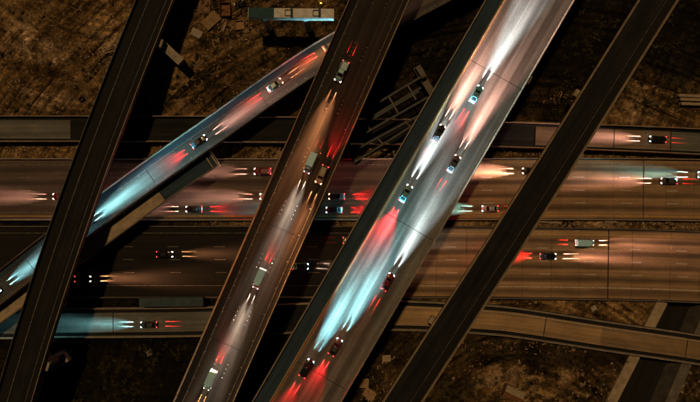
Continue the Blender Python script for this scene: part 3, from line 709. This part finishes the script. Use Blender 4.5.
    for sy in (1, -1):
        bm = bmesh.new(); bx(bm, (hx, sy * ly, hz), (.46, .30, .16), -sy * .35, bev=.05); parts.append(('headlight', done(bm, 'headlight', head), None))
        bm = bmesh.new(); bx(bm, (tx, sy * (ly + .04), tz), (.22, .30, .24), sy * .2, bev=.05); parts.append(('taillight', done(bm, 'taillight', 'tail_red'), None))
        bm = bmesh.new(); bx(bm, (1.0 if kind != 'truck' else 2.3, sy * (W + .1), hz + .28), (.14, .2, .13), bev=.03); parts.append(('mirror', done(bm, 'mirror', pm), None))
    _types[key] = (parts, L, ly, hz, tz, hx, tx)
    return _types[key]
HC = dict(head_cool=(.82, .96, 1.0), head_teal=(.36, .90, 1.0), head_warm=(1.0, .70, .50), head_white=(1.0, .88, .74), head_orange=(1.0, .40, .16), head_pink=(1.0, .52, .42))
def spot(parent, name, loc, aim, half, power, col, blend=1.0, size=.06, wide=1.0):
    ld = bpy.data.lights.new(name, 'SPOT'); ld.energy = power; ld.color = col; ld.spot_size = 2 * R(half); ld.spot_blend = blend; ld.shadow_soft_size = size
    o = bpy.data.objects.new(name, ld); COL.objects.link(o); o.parent = parent; o.location = loc
    o.rotation_euler = (Vector(aim) - Vector(loc)).to_track_quat('-Z', 'Y').to_euler(); o.scale = (wide, 1, 1)
def vehicle(label, path, px, py, fwd, kind, paint, head='head_cool', beam=1.0, far=1.0, tail=1.0, hcol=None, near=None, group='vehicles with their lights on'):
    if near is None: near = 2.4 if path is pL else 1.6 if path in (pB2, pU, pC) else 1.0
    d, off = path.off(px, py); q, t, n = path.at(d)
    pos = q + n * off; tt = t * fwd
    nm = {'sedan': 'car', 'suv': 'suv', 'pickup': 'pickup_truck', 'truck': 'box_van'}[kind]
    e = thing(nm, label, {'sedan': 'car', 'suv': 'car', 'pickup': 'pickup truck', 'truck': 'van'}[kind], (pos.x, pos.y, q.z + 0.026), group, math.atan2(tt.y, tt.x))
    if kind == 'truck': e.scale = (.80, .80, .80)
    parts, L, ly, hz, tz, hx, tx = car_parts(kind, paint, head)
    for name, me, sub in parts:
        o = bpy.data.objects.new(name, me); COL.objects.link(o); o.parent = e
        if sub:
            s = bpy.data.objects.new(sub[0], sub[1]); COL.objects.link(s); s.parent = o
    hc = HC[hcol or head]; fx = L / 2 + .06
    if kind == 'truck': beam *= 1.0
    for sy in (ly, -ly):       # the bright near part of each low beam, then the broad beam
        spot(e, 'headlamp_beam', (fx, sy, hz), (fx + 3.2, sy, 0), 7.0, 75000 * near, hc, .4, .015, .22)
        if tail > 0: spot(e, 'taillamp_glow', (-fx, sy, tz), (-fx - 3.0, sy, 0), 9.0, 60000 * min(tail, 1.5), (1, .02, .02), .4, .015, .22)
        spot(e, 'headlamp_beam', (fx, sy, hz), (fx + 16, sy * 1.3, 0), 7.0, 85000 * beam * far, hc, 1.0, .42, 1.45)
    spot(e, 'headlamp_beam', (fx, 0, hz + .05), (fx + 30, 0, 0), 4.0, 420000 * beam * far * (1.35 if path is pB4 else 1.0), hc, 1.0, .5, 3.2 if path is pB4 else 2.4)
    if tail > .6: spot(e, 'taillamp_glow', (-fx, 0, tz), (-fx - 9, 0, 0), 12, 34000 * tail, (1, .015, .02), 1.0, .5, 2.0)
    return e
V = vehicle
# on the widest overpass, driving up
V('teal car nearest the top of the pale overpass, white headlights', pB4, 475.5, 95, 1, 'sedan', 'teal', 'head_cool', 1.1, 1.6, .9)
V('black car nearest the left barrier of the pale overpass, salmon pool of light ahead', pB4, 438, 134, 1, 'sedan', 'black', 'head_warm', 1.1, 2.2, .3, 'head_pink')
V('dark car with warm headlights right of the black one on the pale overpass', pB4, 453, 164, 1, 'sedan', 'grey', 'head_warm', 1.0, 2.2, .4, 'head_pink')
V('car on the pale overpass with the strong red glow behind it', pB4, 405.5, 193, 1, 'sedan', 'teal', 'head_cool', 1.1, 1.5, 8.5)
V('dark red car in the middle of the pale overpass, above the bottom pair', pB4, 387.5, 281, 1, 'sedan', 'red', 'head_cool', 1.0, 1.5, .5)
V('black car at the lower left barrier of the pale overpass, brightest headlights', pB4, 307, 367, 1, 'suv', 'black', 'head_teal', 1.2, 1.7, 1.0)
V('dark car ahead and right of the bottom black one on the pale overpass', pB4, 335.5, 346, 1, 'sedan', 'grey', 'head_teal', 1.0, 1.5, 2.0)
# on the brown overpass, driving down
V('teal pickup truck at the top of the brown overpass', pB2, 342, 72, -1, 'pickup', 'teal', 'head_warm', 1.2, 2.2, .6, 'head_orange')
V('white and teal box van in the upper half of the brown overpass', pB2, 311, 163, -1, 'truck', 'teal', 'head_cool', 1.2, 1.9, .4, 'head_white')
V('tan suv with orange headlights beside the teal box van', pB2, 322, 175, -1, 'suv', 'tan', 'head_orange', 1.1, 1.4, 1.4)
V('white box van in the lower half of the brown overpass', pB2, 260, 278, -1, 'truck', 'white', 'head_cool', 1.3, 1.9, 1.0, 'head_white')
V('white box van at the bottom of the brown overpass, orange light ahead', pB2, 211, 379, -1, 'truck', 'white', 'head_warm', 1.6, 2.0, 1.0, 'head_orange')
# on the diagonal ramp
V('teal car on the diagonal ramp just under the far left overpass', pR, 80, 229, 1, 'sedan', 'teal', 'head_teal', 1.3, 2.3, .4)
V('silver car on the diagonal ramp cut off by the left edge', pR, -5, 293, 1, 'sedan', 'silver', 'head_teal', 1.0, 1.3, .4)
V('black car with white headlights in the middle of the diagonal ramp', pR, 200, 142, 1, 'sedan', 'black', 'head_cool', 1.0, 1.3, 2.2, 'head_pink')
V('dark teal car with orange headlights on the upper part of the diagonal ramp', pR, 275, 86, 1, 'sedan', 'teal', 'head_orange', .8, .8, 1.0)
V('dark car on the diagonal ramp going under the brown overpass', pR, 331, 46, 1, 'sedan', 'grey', 'head_warm', .5, .4, 1.2, 'head_orange')
# upper carriageway, driving left
fw = dict(hcol='head_pink')
V('dark red car on the upper carriageway partly under the far left overpass', pU, 62, 196.5, -1, 'sedan', 'red', 'head_warm', .9, 1.1, .8, 'head_pink')
V('dark car in the lowest lane of the upper carriageway left of the brown overpass', pU, 195, 209, -1, 'sedan', 'black', 'head_warm', .7, .7, 1.0, 'head_pink')
V('red car in the top lane of the upper carriageway beside the brown overpass', pU, 263, 171.5, -1, 'suv', 'red', 'head_warm', .9, .9, 1.4, 'head_pink')
V('silver car on the upper carriageway half under the brown overpass', pU, 268, 196.5, -1, 'sedan', 'silver', 'head_warm', 1.0, 1.2, .4, 'head_pink')
V('grey car with orange lights right of the brown overpass, upper carriageway', pU, 337, 196.5, -1, 'sedan', 'grey', 'head_orange', .6, .4, 2.0)
V('teal car in the lowest lane right of the brown overpass, upper carriageway', pU, 334, 210, -1, 'sedan', 'teal', 'head_teal', .9, .9, 2.0)
V('silver car on the upper carriageway between the pale overpass and its right neighbour', pU, 489, 208.5, -1, 'sedan', 'silver', 'head_teal', .9, .8, .2)
V('black car on the upper carriageway under the dark right overpass', pU, 529, 171, -1, 'sedan', 'black', 'head_warm', 1.6, 1.4, .3, 'head_pink')
V('grey car in the second lane of the upper carriageway at the right', pU, 667, 181, -1, 'sedan', 'grey', 'head_warm', .7, .9, .3, 'head_pink')
V('white suv at the right edge of the upper carriageway', pU, 704, 175, -1, 'suv', 'white', 'head_teal', .6, .7, .2)
V('black car alone on the frontage road at the right', pF, 656, 139.5, -1, 'sedan', 'black', 'head_cool', .7, .8, .2, 'head_pink')
# lower carriageway, driving right
V('black car in the lower lane of the lower carriageway at far left', pL, 84, 278.5, 1, 'sedan', 'black', 'head_warm', .9, .9, 0.0, 'head_orange')
V('black car in the middle lane of the lower carriageway, warm light ahead', pL, 166, 254, 1, 'sedan', 'black', 'head_warm', .9, .7, 0.0, 'head_orange')
V('dark teal car just right of the brown overpass on the lower carriageway', pL, 301, 266, 1, 'sedan', 'teal', 'head_teal', .9, .8, .1, 'head_warm')
V('grey car half hidden left of the pale overpass, top lane of the lower carriageway', pL, 352, 240, 1, 'suv', 'grey', 'head_cool', .6, .4, .1)
V('dark car with red tail lights right of the dark overpass, lower carriageway', pL, 547, 256, 1, 'sedan', 'black', 'head_warm', .8, .7, 1.6, 'head_pink')
V('white box van in the median lane of the lower carriageway at the right', pL, 583, 242.5, 1, 'truck', 'white', 'head_warm', .6, .6, .5, 'head_pink')
# ramp road at the bottom left
V('dark car alone on the ramp road at lower left, pale green light ahead', pC, 150, 324, -1, 'sedan', 'grey', 'head_teal', .8, .7, .6)

# ------------------------------------------------------------------ things lying on the site
def gz(px, py): return ground_z(px, py)
def at_g(px, py, dz=0.0):
    z = gz(px, py); return Vector(((px - 350) / 3.5, (201 - py) / 3.5, z + dz))
def pallet(label, px, py, sx, sy, rz, mat, n=6, name='timber_mat', cat='timber mat', z=0.0):
    c = at_g(px, py, z); e = thing(name, label, cat, c, 'things lying on the site', rz)
    me = {}
    for k in range(n):
        bm = bmesh.new(); wv = sx / n; bx(bm, (-sx / 2 + wv * (k + .5), random.uniform(-.06, .06), .45 + random.uniform(-.03, .03)), (wv * .82, sy * random.uniform(.94, 1), .16)); o = from_bm('plank', bm, mat); o.parent = e
    for s in (-.38, .38):
        bm = bmesh.new(); bx(bm, (0, s * sy, .16), (sx, .2, .42)); o = from_bm('bearer', bm, mat); o.parent = e
def open_box(label, px, py, sx, sy, h, rz, mat, inner='rust', name='skip', cat='skip'):
    c = at_g(px, py, -.1); e = thing(name, label, cat, c, 'things lying on the site', rz)
    for (x, y, a, b) in ((0, sy / 2, sx, .16), (0, -sy / 2, sx, .16), (sx / 2, 0, .16, sy - .17), (-sx / 2, 0, .16, sy - .17)):
        bm = bmesh.new(); bx(bm, (x, y, h / 2), (a, b, h), bev=.02); o = from_bm('side_wall', bm, mat); o.parent = e
    bm = bmesh.new(); bx(bm, (0, 0, .25), (sx - .18, sy - .18, .2)); o = from_bm('floor', bm, inner); o.parent = e
    return e
def sheet(label, px, py, sx, sy, rz, mat, name, cat, amp=.25):
    c = at_g(px, py, .25); bm = bmesh.new(); n = 10; g = []
    for i in range(n + 1):
        row = []
        for j in range(n + 1):
            x, y = (i / n - .5) * sx, (j / n - .5) * sy
            row.append(bm.verts.new((x + .2 * noise.noise(Vector((y * 2, px, 0))), y + .2 * noise.noise(Vector((x * 2, py, 1))), amp * noise.noise(Vector((x * .9 + px, y * .9, 4))))))
        g.append(row)
    for i in range(n):
        for j in range(n): bm.faces.new((g[i][j], g[i + 1][j], g[i + 1][j + 1], g[i][j + 1]))
    r = bmesh.ops.solidify(bm, geom=bm.faces[:], thickness=.06)
    o = from_bm(name, bm, mat); o.location = c; o.rotation_euler = (0, 0, rz)
    return tag(o, label, cat, 'things lying on the site')
def timber(label, px, py, n, ln, rz, mat='wood_pale', spread=.9):
    c = at_g(px, py, 0); e = thing('timber_pile', label, 'timber pile', c, 'things lying on the site', rz)
    for k in range(n):
        bm = bmesh.new(); bx(bm, (random.uniform(-.6, .6), random.uniform(-spread, spread), .15 + k * .05), (ln * random.uniform(.6, 1), .16, .12), random.uniform(-.35, .35)); o = from_bm('plank', bm, mat); o.parent = e
sheet('rumpled tan tarpaulin at the top beside the rusty skip', 204, 6, 3.4, 4.2, -.2, 'tarp', 'tarpaulin', 'tarpaulin', .6)
open_box('rusty open skip at the top, upright rectangle right of the tarpaulin', 225.5, 10, 2.9, 3.8, 1.3, .03, 'rust')
pallet('brown timber mat lying askew below the rusty skip', 211.5, 21, 3.2, 5.2, -.85, 'wood', 7)
timber('loose pile of short pale planks beside the brown timber mat', 222, 27, 7, 3.2, 1.25)
sheet('small white sheet on the dirt left of the timber mat', 196.5, 33, 3.2, 2.2, -.45, 'sheet', 'plastic_sheet', 'sheet', .12)
open_box('small square wooden crate right of the plank pile', 239.5, 25, 2.6, 2.5, .9, .1, 'wood', 'wood', 'crate', 'crate')
sheet('dark crumpled tarpaulin at the top edge near the bent cap', 240, 4, 3.2, 2.0, .3, 'car_black', 'tarpaulin', 'tarpaulin', .5)
timber('heap of pale timber offcuts on the mound left of the far left overpass', 108, 49, 9, 3.6, .5, 'wood_pale', 1.6)
timber('two loose pale planks beside the far left overpass above the frontage road', 141, 101, 4, 2.6, 1.9, 'wood_pale', .5)
pallet('tan timber mat at the bottom between the two right overpasses', 386.5, 358.5, 2.4, 1.9, .05, 'wood_pale', 5)
open_box('empty square pale frame at the bottom, upper of the two', 364, 383.5, 2.5, 2.4, .5, -.06, 'wood_pale', 'wood', 'formwork_frame', 'frame')
open_box('tilted pale frame at the bottom, lower of the two', 369.5, 394.5, 3.2, 2.4, .5, -.65, 'wood_pale', 'wood', 'formwork_frame', 'frame')
sheet('white plastic scrap between the lower carriageway and the ramp road', 594, 308.5, 1.6, 1.3, .4, 'sheet', 'plastic_sheet', 'sheet', .3)
sheet('pale plastic scrap beside the sunken street at the lower right corner', 681, 387, 2.0, 1.4, .9, 'sheet', 'plastic_sheet', 'sheet', .4)
sheet('pale concrete scrap on dirt beside the ramp road at lower left', 149, 353, 1.7, 1.6, .4, 'concrete', 'concrete_scrap', 'scrap', .2)
timber('scattered dark offcuts at the top between tarpaulin and overpass', 190, 8, 6, 3.0, .8, 'wood', 1.5)
open_box('narrow rusty tray at the top left of the rusty skip', 215, 4, 1.6, 2.6, .7, .25, 'rust', 'joint', 'tray', 'tray')
timber('few pale offcuts on the dirt below the square crate', 246, 36, 5, 1.6, .3, 'wood_pale', 1.8)
timber('short pale stakes lying on the dirt right of the white sheet', 216, 43, 5, 1.5, 2.2, 'wood_pale', 1.6)
# tyre on the dirt
c = at_g(81, 99, .12); bm = bmesh.new()
nR, nr = 20, 8; vv = [[bm.verts.new(((.62 + .24 * math.cos(b)) * math.cos(a), (.62 + .24 * math.cos(b)) * math.sin(a), .22 + .24 * math.sin(b))) for b in [j * 2 * math.pi / nr for j in range(nr)]] for a in [i * 2 * math.pi / nR for i in range(nR)]]
for i in range(nR):
    for j in range(nr): bm.faces.new((vv[i][j], vv[(i + 1) % nR][j], vv[(i + 1) % nR][(j + 1) % nr], vv[i][(j + 1) % nr]))
o = from_bm('tyre', bm, 'tyre', smooth=True); o.location = c; tag(o, 'old black tyre lying on the dirt above the frontage road', 'tyre')
# site shed by the lower dirt track
c = at_g(511, 391, -.3); e = thing('site_shed', 'low site shed with pale roof edges at the bottom right of centre', 'shed', c, None, -.45)
bm = bmesh.new(); bx(bm, (0, 0, 1.2), (5.2, 2.6, 2.4)); o = from_bm('wall', bm, 'rust'); o.parent = e
for s in (-1, 1):
    bm = bmesh.new(); T = Matrix.Translation((0, s * .8, 2.6)) @ Matrix.Rotation(-s * .3, 4, 'X'); bx(bm, (0, 0, 0), (5.6, 1.7, .08), M4=T)
    o = from_bm('roof_panel', bm, 'concrete_tan' if s > 0 else 'rust'); o.parent = e
bm = bmesh.new(); bx(bm, (0, 0, 2.88), (5.7, .18, .1)); o = from_bm('ridge', bm, 'wood_pale'); o.parent = e
# concrete rubble between the carriageways and along the frontage road
k = 0
for label, px, py, sx, sy, rz in (('long pale slab in the median just right of the dark overpass, upper one', 546, 222, 9, .5, -.06), ('long pale slab in the median just right of the dark overpass, lower one', 572, 231.3, 6, .4, -.02),
                         ('short white slab in the median at the right', 611, 221.5, 3.4, .7, 0.0), ('dark pipe lying beside the frontage road at the right', 604, 149.5, 6, 1.2, 0.0)):
    c = at_g(px, py, .25)
    bm = bmesh.new(); bx(bm, (0, 0, 0), (sx, sy, .35), bev=.05); bx(bm, (sx * .2, sy * .3, .2), (sx * .3, sy * .5, .2), .1)
    o = from_bm('concrete_slab', bm, 'concrete_tan' if k < 3 else 'joint'); o.location = c; o.rotation_euler = (0, 0, rz)
    tag(o, label if k < 3 else 'dark block lying beside the frontage road at the right', 'slab', 'slabs on the verge'); k += 1
# small amber warning lamp near the top
c = at_g(321, 4, 0); e = thing('warning_lamp', 'small amber warning lamp above the pale bent cap', 'lamp', c)
bm = bmesh.new(); bx(bm, (0, 0, .5), (.9, .08, .25)); bx(bm, (-.35, 0, .4), (.06, .3, .9)); bx(bm, (.35, 0, .4), (.06, .3, .9)); o = from_bm('barricade', bm, 'wood_pale'); o.parent = e
bm = bmesh.new(); cyl(bm, (0, 0, 1.02), .16, .14, .26, 12); cyl(bm, (0, 0, .85), .1, .1, .12, 10); o = from_bm('lamp_lens', bm, 'lamp_amber'); o.parent = e
pl = bpy.data.lights.new('amber_glow', 'POINT'); pl.energy = 60; pl.color = (1, .5, .08); pl.shadow_soft_size = .15
po = bpy.data.objects.new('amber_glow', pl); COL.objects.link(po); po.parent = e; po.location = (0, 0, 1.35)

# ------------------------------------------------------------------ loose stones and scrub, too many to count
def on_dirt(px, py):
    if py < 113: return not (px > 676 and 92 < py < 108)
    if 142.5 < py < 157 or 221.5 < py < 229 or 301 < py < 305: return True
    if py > 342:
        if py < 372 and px > 560 and py < 342 + (px - 560) * .2: return False
        a, b = chan(px, py)
        return not (a - 8 < px < b + 6)
    return False
def scatter(name, label, mat, n, mk, cond=None, cat=None):
    vs_, fs = [], []
    k = 0; tries = 0
    while k < n and tries < n * 30:
        tries += 1
        px, py = random.uniform(-20, 720), random.uniform(-20, 422)
        if random.random() < .12: py = random.choice((random.uniform(142.5, 157), random.uniform(221.5, 229)))
        if not on_dirt(px, py): continue
        cl = noise.noise(Vector((px * .05, py * .05, 7))) + .5 * noise.noise(Vector((px * .15, py * .15, 8)))
        if cond and not cond(px, py, cl): continue
        v, f = mk(); c = at_g(px, py); b = len(vs_)
        vs_ += [(x + c.x, y + c.y, z + c.z) for x, y, z in v]; fs += [tuple(i + b for i in q) for q in f]; k += 1
    me = bpy.data.meshes.new(name); me.from_pydata(vs_, [], fs)
    o = link_mesh(name, me, mat); tag(o, label, cat, kind='stuff')
def stone():
    s = random.choice((.10, .14, .18, .26, .4)) * random.uniform(.7, 1.3)
    v = [(math.cos(a) * s * random.uniform(.6, 1.2), math.sin(a) * s * random.uniform(.6, 1.2), -.05) for a in (0, 1.26, 2.5, 3.77, 5.03)] + [(math.cos(a) * s * .6 * random.uniform(.5, 1.1), math.sin(a) * s * .6 * random.uniform(.5, 1.1), s * random.uniform(.5, 1.0)) for a in (0.3, 2.4, 4.5)]
    f = [(5, 6, 7), (0, 1, 5), (1, 6, 5), (1, 2, 6), (2, 3, 6), (3, 7, 6), (3, 4, 7), (4, 0, 7), (0, 5, 7)]
    return v, f
def bush():
    v, f = [], []; r = random.uniform(.35, 1.15)
    for k in range(26):
        a, el = random.uniform(0, 6.283), random.uniform(.1, 1.5); rr = r * random.uniform(.3, 1)
        c = Vector((math.cos(a) * math.cos(el) * rr, math.sin(a) * math.cos(el) * rr, math.sin(el) * rr * .8))
        u_ = Vector((random.uniform(-1, 1), random.uniform(-1, 1), random.uniform(-.5, .5))).normalized() * r * .28
        w_ = Vector((random.uniform(-1, 1), random.uniform(-1, 1), random.uniform(-.5, .5))).normalized() * r * .16
        b = len(v); v += [tuple(c - u_), tuple(c + w_), tuple(c + u_), tuple(c - w_)]; f.append((b, b + 1, b + 2, b + 3))
    return v, f
scatter('loose_stones', 'loose stones and rubble scattered over the dirt', 'rock', 8500, stone, lambda x, y, c: c > -.15 + random.uniform(-.3, .3) and soil_shade_at(x, y) < random.uniform(.2, .9))
scatter('dry_scrub', 'low dry scrub growing in patches on the dirt', 'leaf', 2400, bush, lambda x, y, c: c < -.05 and (y > 330 or y < 112) and not (x < 130 and y < 110 and random.random() < .75))
def chip():
    a = random.uniform(0, 3.14); l_, w_ = random.uniform(.12, .65), random.uniform(.05, .13); ca, sa = math.cos(a), math.sin(a); h = random.uniform(.05, .2)
    v = [(x * ca - y * sa, x * sa + y * ca, z) for z in (-.05, h) for x, y in ((-l_, -w_), (l_, -w_), (l_, w_), (-l_, w_))]
    return v, [(4, 5, 6, 7), (0, 1, 5, 4), (1, 2, 6, 5), (2, 3, 7, 6), (3, 0, 4, 7)]
def litter_zone(x, y, c):
    for cx, cy, rx, ry in ((218, 25, 45, 40), (105, 50, 20, 16), (372, 385, 22, 22), (140, 98, 14, 10), (520, 345, 80, 10), (560, 100, 20, 10)):
        if ((x - cx) / rx) ** 2 + ((y - cy) / ry) ** 2 < random.random(): return True
    return False
scatter('timber_litter', 'litter of timber and rubble bits around the site clutter', 'wood', 900, chip, litter_zone)
print('built', len(bpy.data.objects))
